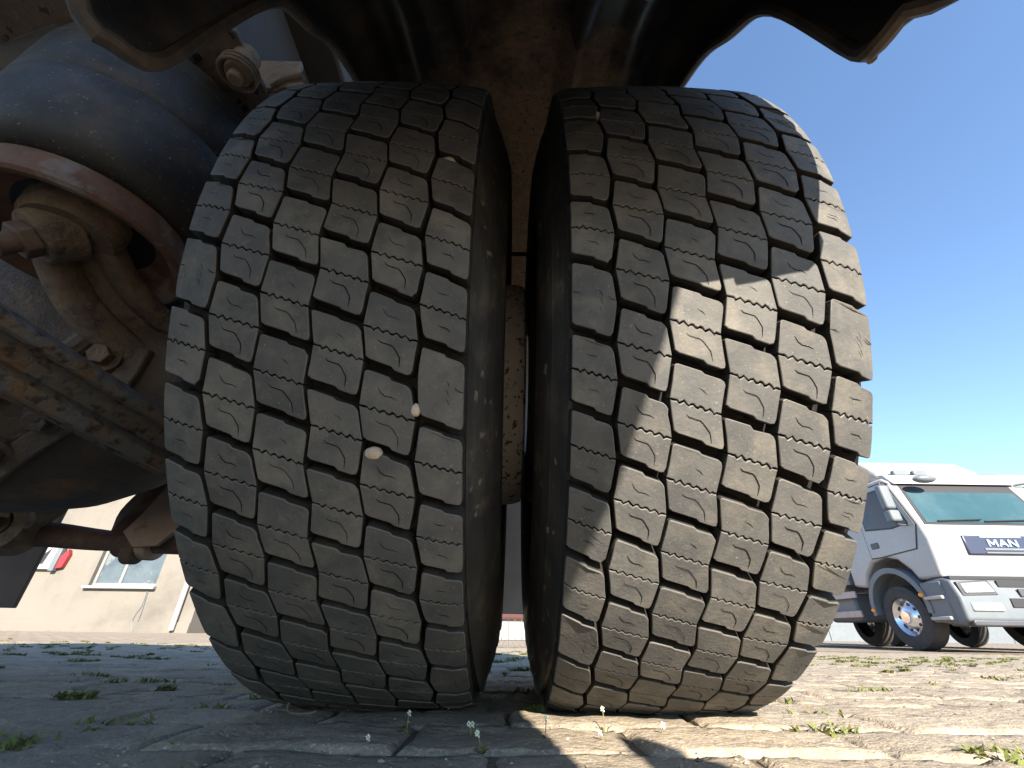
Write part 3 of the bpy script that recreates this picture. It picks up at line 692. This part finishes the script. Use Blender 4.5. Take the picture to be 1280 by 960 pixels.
# ---------------------------------------------------------------- house at the left
HY = 12.0
house = tag(empty('house', (-11.0, HY, ground_z(-11, HY))), 'cream plastered house seen under the truck, with one grey window', 'house')
def hp(x0, x1, z0, z1, y0=0.0, y1=0.3): return ((x0, y0, z0), (x1, y1, z1))
WX0, WX1, WZ0, WZ1 = 0.42, 2.1, 1.0, 2.75
def wall_part(x0, x1, z0, z1): MB().box(*hp(x0, x1, z0, z1)).build('wall', 'plaster', house, smooth=0)
wall_part(-9, WX0, -0.3, 6.2); wall_part(WX1, 3.3, -0.3, 6.2); wall_part(WX0, WX1, -0.3, WZ0); wall_part(WX0, WX1, WZ1, 6.2)
MB().box((-9.05, -0.03, -0.3), (3.3, 0.0, 0.22)).build('plinth', 'plaster', house, bevel=0.01)
win = MB(); fr = 0.07
for (a, c) in (((WX0, 0.10, WZ0), (WX1, 0.17, WZ0 + fr)), ((WX0, 0.10, WZ1 - fr), (WX1, 0.17, WZ1)), ((WX0, 0.102, WZ0 + fr), (WX0 + fr, 0.168, WZ1 - fr)), ((WX1 - fr, 0.102, WZ0 + fr), (WX1, 0.168, WZ1 - fr)), ((1.06, 0.104, WZ0 + fr), (1.13, 0.166, WZ1 - fr))): win.box(a, c)
wo = win.build('window', 'window_frame', house, bevel=0.006)
MB().box((WX0 + fr, 0.135, WZ0 + fr), (1.06, 0.145, WZ1 - fr)).build('pane', 'curtain_glass', wo)
MB().box((1.13, 0.135, WZ0 + fr), (WX1 - fr, 0.145, WZ1 - fr)).build('pane', 'curtain_glass', wo)
MB().box((WX0 - 0.06, -0.12, WZ0 - 0.07), (WX1 + 0.06, 0.10, WZ0 - 0.003)).build('sill', 'window_frame', wo, bevel=0.008)
b = MB(); b.tube([(2.95, -0.09, 0.05), (2.95, -0.09, 6.1)], 0.06, 16); b.build('drainpipe', 'plaster_white', house)
b = MB(); b.tube(lerp_path([(1.95, -0.02, 0.95), (1.99, -0.03, 0.6), (1.9, -0.03, 0.3), (1.99, -0.03, 0.0), (2.04, -0.03, 0.3), (1.99, -0.02, 0.95)], 30), 0.006, 6); b.build('cable', 'cab_grey', house)
MB().prism([(-9.2, 6.2), (3.5, 6.2), (3.5, 6.35), (-9.2, 6.35)], 'y', -0.5, 8).build('roof', 'roof_red', house)
MB().box((-9, 0.3, -0.3), (-8.8, 8, 6.2)).build('wall', 'plaster', house); MB().box((3.1, 0.3, -0.3), (3.3, 8, 6.2)).build('wall', 'plaster', house)
an = tag(empty('outbuilding', (-7.6, HY + 1.2, 0)), 'bright white outbuilding beside the house behind the drainpipe', 'outbuilding')
MB().box((0, 0, -0.3), (3.2, 4, 3.4)).build('wall', 'plaster_white', an); MB().box((-0.05, -0.15, 3.4), (3.35, 4.1, 3.5)).build('roof', 'roof_red', an)
MB().box((1.0, -0.03, 0.0), (1.9, 0.0, 0.9)).build('hatch', 'window_frame', an, bevel=0.01)
# small notice box on the house wall
nb = tag(empty('notice_box', (-11.95, HY - 0.02, 1.35)), 'white notice box with a red flap and grey post on the house wall', 'notice box')
MB().box((-0.5, -0.10, 0), (0.28, 0, 0.62)).build('panel', 'plaster_white', nb, bevel=0.01)
MB().box((0.29, -0.12, -0.04), (0.42, 0, 0.66)).build('post', 'cab_grey', nb, bevel=0.01)
MB().prism([(0.43, 0.02), (0.58, 0.05), (0.62, 0.36), (0.56, 0.48), (0.43, 0.3)], 'y', -0.09, 0).build('flap', 'red', nb)
MB().tube([(0.6, -0.05, 0.62), (0.95, -0.1, 0.66)], 0.06, 10).build('arm', 'window_frame', nb)
MB().prism([(-0.1, 0.12), (0.08, 0.12), (0.14, 0.5), (0.0, 0.36), (-0.16, 0.42)], 'y', -0.108, -0.101).build('emblem', 'black', nb)

# ---------------------------------------------------------------- shed seen through the gap
sh = tag(empty('shed', (0.2, 15.0, ground_z(0.2, 15))), 'low white sheet-metal shed seen through the gap between the tyres', 'shed')
for k in range(14): MB().box((-1.4 + k*0.2, 0, 0), (-1.21 + k*0.2, 0.06, 0.62)).build('panel', 'steel_sheet', sh, bevel=0.015)
MB().prism([(-0.15, 0.60), (0.35, 0.86), (0.35, 0.80), (-0.12, 0.55)], 'x', -1.5, 1.5).build('roof', 'roof_red', sh)
cn = tag(empty('container', (0.3, 17.5, ground_z(0.2, 15))), 'orange container behind the low white shed', 'container')
MB().box((-2, 0, 0), (2, 2.4, 2.2)).build('shell', 'orange', cn, bevel=0.03)
for k in range(12): MB().box((-1.9 + k*0.32, -0.03, 0.1), (-1.75 + k*0.32, 0.0, 2.1)).build('rib', 'orange', cn)

# ---------------------------------------------------------------- white lorries at the right
def make_lorry(full=True):
    root = empty('lorry')
    Wd = 1.17
    # cab side outline y (back +), z (up)
    out = [(0.06, 1.02), (0.02, 1.30), (0.0, 1.62), (0.05, 1.86), (0.34, 2.66), (0.46, 2.76), (2.05, 2.80), (2.08, 1.05), (1.74, 1.0), (1.62, 1.22), (1.40, 1.40), (1.07, 1.46), (0.80, 1.38), (0.60, 1.18), (0.52, 1.02)]
    body = MB(); body.prism(out, 'x', -Wd, Wd); bo = body.build('cab', 'cab_white', root, bevel=0.05, seg=3, smooth=40)
    # windscreen pane laid on the raked front
    ws = MB(); a, c = Vector((0, 0.045, 1.87)), Vector((0, 0.338, 2.63)); off = Vector((0, -0.014, 0.004))
    ws.add([Vector((-1.04, 0, 0)) + a + off, Vector((1.04, 0, 0)) + a + off, Vector((0.95, 0, 0)) + c + off, Vector((-0.95, 0, 0)) + c + off,
            Vector((-1.04, 0.02, 0)) + a, Vector((1.04, 0.02, 0)) + a, Vector((0.95, 0.02, 0)) + c, Vector((-0.95, 0.02, 0)) + c], [(0,1,2,3),(4,7,6,5),(0,4,5,1),(1,5,6,2),(2,6,7,3),(3,7,4,0)])
    sl = MB(); sl.add([(x * 1.045, y - 0.002, z) for x, y, z in [(-1.04, 0.033, 1.845), (1.04, 0.033, 1.845), (0.96, 0.334, 2.665), (-0.96, 0.334, 2.665), (-1.04, 0.06, 1.845), (1.04, 0.06, 1.845), (0.96, 0.36, 2.665), (-0.96, 0.36, 2.665)]], [(0,1,2,3),(4,7,6,5),(0,4,5,1),(1,5,6,2),(2,6,7,3),(3,7,4,0)])
    sl.build('windscreen_seal', 'black', root, smooth=0)
    wso = ws.build('windscreen', 'windscreen', root, smooth=0, bevel=0.004)
    for x0, x1 in ((-0.85, -0.1), (-0.05, 0.75)): MB().tube([(x0, 0.02, 1.90), (x1, 0.015, 1.93)], 0.012, 6).build('wiper', 'black', wso)
    MB().prism([(0.32, 2.62), (0.25, 2.60), (0.42, 2.82), (0.55, 2.84), (0.5, 2.76)], 'x', -1.12, 1.12).build('sun_visor', 'cab_white', root, bevel=0.015)
    # roof fairing
    rf = MB(); rp = [(0.62, 2.80), (0.66, 2.98), (0.95, 3.24), (1.35, 3.40), (2.05, 3.44), (2.05, 2.79)]
    rf.prism(rp, 'x', -1.02, 1.02); fo = rf.build('roof_fairing', 'cab_white', root, bevel=0.12, seg=5, smooth=60)
    MB().box((-0.6, 1.5, 3.42), (0.2, 1.8, 3.46)).build('roof_hatch', 'cab_dark', root, bevel=0.01)
    for x in (-0.8, -0.42): MB().box((x, 0.5, 2.83), (x + 0.26, 0.6, 2.95)).build('roof_lamp', 'cab_grey', root, bevel=0.03)
    # door with window and handle
    for sgn in (-1, 1):
        X0, X1 = (-Wd - 0.014, -Wd - 0.004) if sgn < 0 else (Wd + 0.004, Wd + 0.014)
        MB().prism([(0.285, 1.485), (0.10, 1.86), (0.39, 2.68), (1.315, 2.70), (1.355, 1.465), (1.1, 1.455)], 'x', X0 + 0.006 * (1 if sgn < 0 else 0), X1 - 0.006 * (1 if sgn > 0 else 0)).build('door_gap_plate', 'black', root)  # dark of the door gap painted as a black plate
        do = MB().prism([(0.30, 1.50), (0.12, 1.86), (0.40, 2.66), (1.30, 2.68), (1.34, 1.48), (1.1, 1.47)], 'x', X0, X1).build('door', 'cab_white', root, bevel=0.01)
        Xa, Xb = (X0 - 0.008, X0 - 0.001) if sgn < 0 else (X1 + 0.001, X1 + 0.008)
        MB().prism([(0.235, 1.90), (0.465, 2.585), (1.205, 2.605), (1.245, 1.955), (0.62, 1.875)], 'x', min(Xa, Xb) + 0.003 * (1 if sgn < 0 else 0), max(Xa, Xb) - 0.003 * (1 if sgn > 0 else 0)).build('window_seal', 'black', do)
        MB().prism([(0.26, 1.92), (0.48, 2.56), (1.18, 2.58), (1.22, 1.98), (0.62, 1.90)], 'x', Xa, Xb).build('window', 'glass', do)
        MB().box((min(Xa, Xb) - 0.01, 1.06, 1.62), (max(Xa, Xb), 1.24, 1.72)).build('handle', 'cab_dark', do, bevel=0.01)
        # mirrors
        mx = sgn * (Wd + 0.20)
        mo = MB(); mo.box((mx - 0.09, 0.20, 2.14), (mx + 0.09, 0.34, 2.56)); m1 = mo.build('mirror', 'cab_grey', root, bevel=0.04, seg=3)
        MB().box((mx - 0.10, 0.18, 1.92), (mx + 0.09, 0.34, 2.12)).build('mirror_lower', 'cab_grey', m1, bevel=0.04, seg=3)
        MB().tube(lerp_path([(sgn * Wd, 0.34, 2.62), (mx, 0.28, 2.62), (mx, 0.27, 2.3), (mx, 0.27, 1.92), (sgn * Wd, 0.28, 1.88)], 16), 0.018, 8).build('mirror_arm', 'cab_dark', m1)
    MB().sphere((-0.75, 0.02, 2.62), (0.2, 0.10, 0.07), 12, 8).build('front_mirror', 'cab_grey', root)
    # grille and lettering
    gr = MB(); gr.box((-0.62, -0.025, 1.36), (0.62, 0.02, 1.66)); go = gr.build('grille', 'navy', root, bevel=0.02)
    MB().box((-0.34, -0.035, 1.43), (0.34, -0.026, 1.46)).build('slat', 'cab_grey', go); MB().box((-0.34, -0.035, 1.38), (0.34, -0.026, 1.40)).build('slat', 'cab_grey', go)
    MB().box((-0.34, -0.035, 1.625), (0.34, -0.026, 1.65)).build('slat', 'chrome', go)
    # letters M A N as solid strokes
    def letter(x, strokes):
        L = MB()
        for (xa, za, xb, zb) in strokes: L.tube([(x + xa, -0.034, 1.485 + za), (x + xb, -0.034, 1.485 + zb)], 0.0135, section=[(-1, -0.6), (1, -0.6), (1, 0.6), (-1, 0.6)], up=(0, 1, 0))
        L.build('letter', 'chrome', go)
    if full:
        h = 0.105
        letter(-0.24, [(0, 0, 0, h), (0, h, 0.065, 0.03), (0.065, 0.03, 0.13, h), (0.13, h, 0.13, 0)])
        letter(-0.07, [(0, 0, 0.065, h), (0.065, h, 0.13, 0), (0.03, 0.04, 0.10, 0.04)])
        letter(0.10, [(0, 0, 0, h), (0, h, 0.12, 0), (0.12, 0, 0.12, h)])
    # bumper, lamps, steps
    bp = MB(); bp.prism([(0.02, 0.36), (-0.10, 0.42), (-0.12, 0.72), (-0.06, 0.98), (0.06, 1.02), (0.42, 1.00), (0.44, 0.40)], 'x', -1.2, 1.2); bpo = bp.build('bumper', 'cab_grey', root, bevel=0.04, seg=3)
    MB().box((-1.14, -0.11, 0.345), (1.14, 0.3, 0.43)).build('bumper_lip', 'cab_dark', bpo, bevel=0.02); MB().box((-1.17, -0.058, 0.985), (1.17, 0.3, 1.035)).build('bumper_gap', 'black', bpo)
    MB().box((-0.45, -0.135, 0.60), (0.45, -0.112, 0.72)).build('air_intake', 'black', bpo); MB().box((-0.5, -0.10, 0.88), (0.5, -0.075, 0.97)).build('air_intake', 'black', bpo)
    MB().box((-0.26, -0.142, 0.745), (0.26, -0.115, 0.855)).build('number_plate', 'cab_dark', bpo, bevel=0.005)
    for sgn in (-1, 1):
        MB().prism([(sgn * 0.58, 0.765), (sgn * 1.14, 0.745), (sgn * 1.16, 0.945), (sgn * 0.66, 0.975)], 'y', -0.122, -0.06).build('headlight_housing', 'cab_dark', bpo, bevel=0.01)
        MB().prism([(sgn * 0.62, 0.80), (sgn * 1.10, 0.78), (sgn * 1.12, 0.92), (sgn * 0.70, 0.95)], 'y', -0.145, -0.06).build('headlight', 'lamp_glass', bpo, bevel=0.02)
        MB().box((min(sgn*0.6, sgn*1.08), -0.138, 0.54), (max(sgn*0.6, sgn*1.08), -0.1, 0.66)).build('fog_lamp', 'lamp_glass', bpo, bevel=0.02)
        xs = sorted((sgn * 1.17, sgn * 1.22))
        st = MB(); st.box((xs[0], 0.10, 0.40), (xs[1], 0.50, 0.98)); so = st.build('step_panel', 'cab_grey', root, bevel=0.02)
        xo = sorted((sgn * 1.20, sgn * 1.27))
        MB().box((xo[0], 0.12, 0.72), (xo[1], 0.46, 0.77)).build('step', 'cab_white', so, bevel=0.01); MB().box((xo[0], 0.12, 0.43), (xo[1], 0.48, 0.48)).build('step', 'cab_white', so, bevel=0.01)
        # wheel arch
        pts = [(1.08 + 0.66 * math.cos(a), 0.62 + 0.66 * math.sin(a)) for a in [R_(-8 + 196 * i / 20) for i in range(21)]] + [(1.08 + 0.57 * math.cos(a), 0.62 + 0.57 * math.sin(a)) for a in [R_(188 - 196 * i / 20) for i in range(21)]]
        xf = sorted((sgn * 0.95, sgn * 1.235)); af = MB(); n = len(pts)
        for i in range(20):
            q = [pts[i], pts[i+1], pts[n-2-i], pts[n-1-i]]; af.prism(q, 'x', xf[0], xf[1])
        ao = af.build('wheel_arch', 'cab_grey', root, smooth=50)
        MB().sphere((sgn * 1.24, 0.52, 0.80), (0.02, 0.05, 0.035), 10, 6).build('marker_lamp', 'amber', ao); MB().sphere((sgn * 1.24, 1.70, 0.62), (0.02, 0.05, 0.035), 10, 6).build('marker_lamp', 'amber', ao)
    def lorry_wheel(x, y, sgn):
        t = MB(); t.lathe([(sgn*-0.15, 0.30), (sgn*-0.155, 0.40), (sgn*-0.13, 0.48), (sgn*-0.05, 0.50), (sgn*0.05, 0.50), (sgn*0.13, 0.48), (sgn*0.155, 0.40), (sgn*0.145, 0.31), (sgn*0.12, 0.29)], 'x', 48, (0, 0, 0))
        wo_ = t.build('wheel', 'tyre_far', root, smooth=30, loc=(x, y, 0.495))
        r = MB(); r.lathe([(sgn*0.12, 0.295), (sgn*0.135, 0.285), (sgn*0.10, 0.255), (sgn*0.06, 0.22), (sgn*0.10, 0.17), (sgn*0.12, 0.14), (sgn*0.13, 0.10), (sgn*0.16, 0.09), (sgn*0.165, 0.0)], 'x', 40)
        r.build('rim', 'chrome', wo_)
        for k in range(10):
            a = 2*math.pi*k/10; MB().tube([(sgn*0.082, 0.205*math.cos(a), 0.205*math.sin(a)), (sgn*0.092, 0.205*math.cos(a), 0.205*math.sin(a))], 0.026, 8).build('rim_hole', 'black', wo_)
    for sgn in (-1, 1):
        lorry_wheel(sgn * 1.03, 1.08, sgn); lorry_wheel(sgn * 1.0, 4.9, sgn)
    ch = MB(); ch.box((-0.45, 0.5, 0.62), (0.45, 7.6, 0.92)); ch.build('chassis', 'cab_dark', root, bevel=0.02)
    bx_ = MB(); bx_.box((-1.22, 2.3, 1.12), (1.22, 7.8, 3.36)); bo2 = bx_.build('cargo_box', 'cab_white', root, bevel=0.03)
    MB().box((-1.2, 2.14, 1.1), (1.2, 2.28, 2.9)).build('bulkhead', 'cab_grey', root)
    for sgn in (-1, 1):
        for z in (0.52, 0.86): MB().box((min(sgn*1.16, sgn*1.2), 2.1, z), (max(sgn*1.16, sgn*1.2), 4.2, z + 0.12)).build('side_rail', 'cab_white', root, bevel=0.01)
        MB().box((min(sgn*0.5, sgn*1.1), 2.3, 0.45), (max(sgn*0.5, sgn*1.1), 3.2, 0.95)).build('fuel_tank', 'cab_grey', root, bevel=0.05)
    return root
LYX, LYY = 8.45, 7.75
lorry = make_lorry(True); lorry.location = (LYX, LYY, ground_z(LYX, LYY + 1.1)); lorry.rotation_euler = (0, 0, R_(0)); lorry.scale = (1.04, 1.04, 1.05)
tag(lorry, 'white lorry with raised letters on a dark grille, facing the camera in the sun', 'lorry', 'white lorries parked in the yard')
l2 = copy_tree(lorry); l2.location = (LYX + 3.6, LYY + 1.15, ground_z(LYX + 3.6, LYY + 2.3)); l2.scale = (1.07, 1.07, 1.10)
tag(l2, 'second white lorry half hidden behind the first, at the picture edge', 'lorry', 'white lorries parked in the yard')

yw = tag(empty('yard_wall', (22, 34, -0.1)), 'low grey concrete yard wall far behind the white lorries', 'wall')
for k in range(26): MB().box((-20 + k*2.5, 0, -0.2), (-17.53 + k*2.5, 0.2, 2.0)).build('panel', 'cab_grey', yw, bevel=0.02)
# ---------------------------------------------------------------- grass in the joints and small weeds
gr = MB(); rg = random.Random(11)
def blade(b, x, y, z, h, lean, az, wd, mi=0):
    d = Vector((math.cos(az), math.sin(az), 0)); q = Vector((-d.y, d.x, 0)) * wd
    p0 = Vector((x, y, z)); p1 = p0 + d * lean * h * 0.4 + Vector((0, 0, h * 0.6)); p2 = p0 + d * lean * h + Vector((0, 0, h))
    b.add([p0 - q, p0 + q, p1 + q * 0.8, p1 - q * 0.8, p2], [(0, 1, 2, 3), (3, 2, 4)], mi)
def clump(b, x, y, n, h, spread, dry=0.2):
    for _ in range(n):
        a = rg.uniform(0, 6.28); r = spread * math.sqrt(rg.random())
        xx, yy = x + r * math.cos(a), y + r * math.sin(a) * 0.45
        blade(b, xx, yy, ground_z(xx, yy) - 0.007, h * rg.uniform(0.4, 1.2), rg.uniform(0.3, 2.2), rg.uniform(0, 6.28), rg.uniform(0.0009, 0.0026) * (1 + yy * 0.2), 1 if rg.random() < dry else 0)
for (x, y) in spots:
    if y > 4.5 or abs(x) > 1.25 * y * 0.9 + 0.1: continue
    if noise.noise(Vector((x * 1.7, y * 1.7, 5.0))) + rg.uniform(-0.5, 0.5) > 0.12:
        clump(gr, x + rg.uniform(-PW/2, PW/2), y + PD / 2, rg.randrange(20, 110), 0.0105, rg.uniform(0.012, 0.055), 0.2)
    if rg.random() < 0.18: clump(gr, x + PW / 2, y + rg.uniform(-0.03, 0.03), rg.randrange(6, 14), 0.010, 0.015, 0.3)
tag(gr.build('grass', ['grass', 'grass_dry'], smooth=0, fix=False), 'short green grass growing in the joints of the paving', 'grass', kind='stuff')
def weed(x, y, h, nl, fl, label, name='flowering_weed', cat='weed', group='small weeds in the paving'):
    root = empty(name, (x, y, ground_z(x, y) - 0.006)); b = MB()
    for k in range(nl):
        a = rg.uniform(0, 6.28); L = h * rg.uniform(0.35, 0.8); wd = L * 0.16; d = Vector((math.cos(a), math.sin(a), 0)); q = Vector((-d.y, d.x, 0)) * wd
        el = rg.uniform(0.3, 1.3); s0 = d * 0.002
        p1 = s0 + d * L * 0.5 * math.cos(el) + Vector((0, 0, L * 0.5 * math.sin(el))); p2 = s0 + d * L * math.cos(el * 0.7) + Vector((0, 0, L * math.sin(el * 0.8) * 0.9))
        b.add([s0 - q*0.3, s0 + q*0.3, p1 + q, p1 - q, p2], [(0, 1, 2, 3), (3, 2, 4)])
    b.build('leaves', 'grass', root, smooth=0, fix=False)
    for k in range(fl):
        st = MB(); tip = Vector((rg.uniform(-0.3, 0.3) * h, rg.uniform(-0.15, 0.15) * h, h * rg.uniform(0.85, 1.25)))
        st.tube(lerp_path([(0, 0, 0), (tip.x * 0.3, tip.y * 0.4, tip.z * 0.6), tuple(tip)], 6), 0.0005, 5); so = st.build('stem', 'grass_dry', root)
        fb = MB()
        for i in range(7):
            a = i * 2.4; fb.sphere((tip.x + 0.0013 * math.cos(a), tip.y + 0.0013 * math.sin(a), tip.z + 0.0006 * (i - 3)), (0.0009, 0.0009, 0.0008), 6, 4)
        tag(fb.build('blossom', 'petal', so, fix=False), kind='stuff')
    return tag(root, label, cat, group)
weed(0.036, 0.515, 0.016, 5, 1, 'thin weed with one pale blossom in front of the gap')
weed(0.088, 0.505, 0.009, 16, 1, 'weed with a bright white blossom standing on the sunlit paving')
weed(0.150, 0.53, 0.011, 14, 2, 'weed with two white blossoms at the shadow edge below the sunlit tyre')
weed(0.100, 0.56, 0.016, 6, 1, 'weed with one pale blossom in shade against the sunlit tyre')
weed(-0.022, 0.465, 0.012, 22, 2, 'leafy weed with white blossoms in the nearest shaded joint')
weed(-0.035, 0.53, 0.009, 14, 2, 'low weed with small white blossoms below the gap between the tyres')
weed(-0.10, 0.545, 0.014, 12, 1, 'low leafy weed in shade below the inner shoulder of the shaded tyre')
weed(-0.12, 0.475, 0.009, 22, 1, 'spreading weed on the grey shaded paving below the shaded tyre')
weed(0.395, 0.47, 0.020, 46, 0, 'broad sunlit grass tuft in a hole at the lower corner of the paving', 'grass_tuft', 'grass tuft', 'grass tufts in the paving')
weed(0.36, 0.60, 0.013, 26, 0, 'small sunlit grass tuft behind the broad one', 'grass_tuft', 'grass tuft', 'grass tufts in the paving')
weed(-0.28, 0.47, 0.014, 28, 0, 'small green tuft on the shaded paving before the tyre', 'grass_tuft', 'grass tuft', 'grass tufts in the paving')
weed(-0.40, 0.53, 0.016, 26, 0, 'green tuft on the shaded paving at the lower corner, far from the tyres', 'grass_tuft', 'grass tuft', 'grass tufts in the paving')
tw = MB(); tw.tube(lerp_path([(-0.245, 0.60, 0.012), (-0.235, 0.58, 0.007), (-0.215, 0.575, 0.006), (-0.205, 0.578, 0.008)], 12), 0.0012, 6)
tag(tw.build('twig', 'mud_metal'), 'thin brown twig lying on the shaded paving', 'twig')

# ---------------------------------------------------------------- grit strewn on the paving
gt = MB(); OCT = [(1, 0, 0), (0, 1, 0), (-1, 0, 0), (0, -1, 0), (0, 0, 1), (0, 0, -1)]; OF = [(0, 1, 4), (1, 2, 4), (2, 3, 4), (3, 0, 4), (1, 0, 5), (2, 1, 5), (3, 2, 5), (0, 3, 5)]
for k in range(4200):
    y = 0.36 + 2.4 * rg.random() ** 1.8; x = rg.uniform(-1, 1) * (1.15 * y + 0.05)
    if noise.noise(Vector((x * 6, y * 6, 9.0))) < rg.uniform(-0.5, 0.35): continue
    r = 0.0006 + 0.0022 * rg.random() ** 3; a = rg.uniform(0, 6.28); ca, sa = math.cos(a), math.sin(a); e = [rg.uniform(0.6, 1.3) for _ in range(6)]
    z0 = ground_z(x, y) - 0.0035
    gt.add([(x + r * q * (p[0]*ca - p[1]*sa), y + r * q * (p[0]*sa + p[1]*ca), z0 + r * q * p[2] * 0.7) for p, q in zip(OCT, e)], OF, 0 if rg.random() < 0.6 else 1)
tag(gt.build('gravel', ['stone', 'soil'], smooth=0, fix=False), 'fine pale grit strewn over the paving stones', 'gravel', kind='stuff')
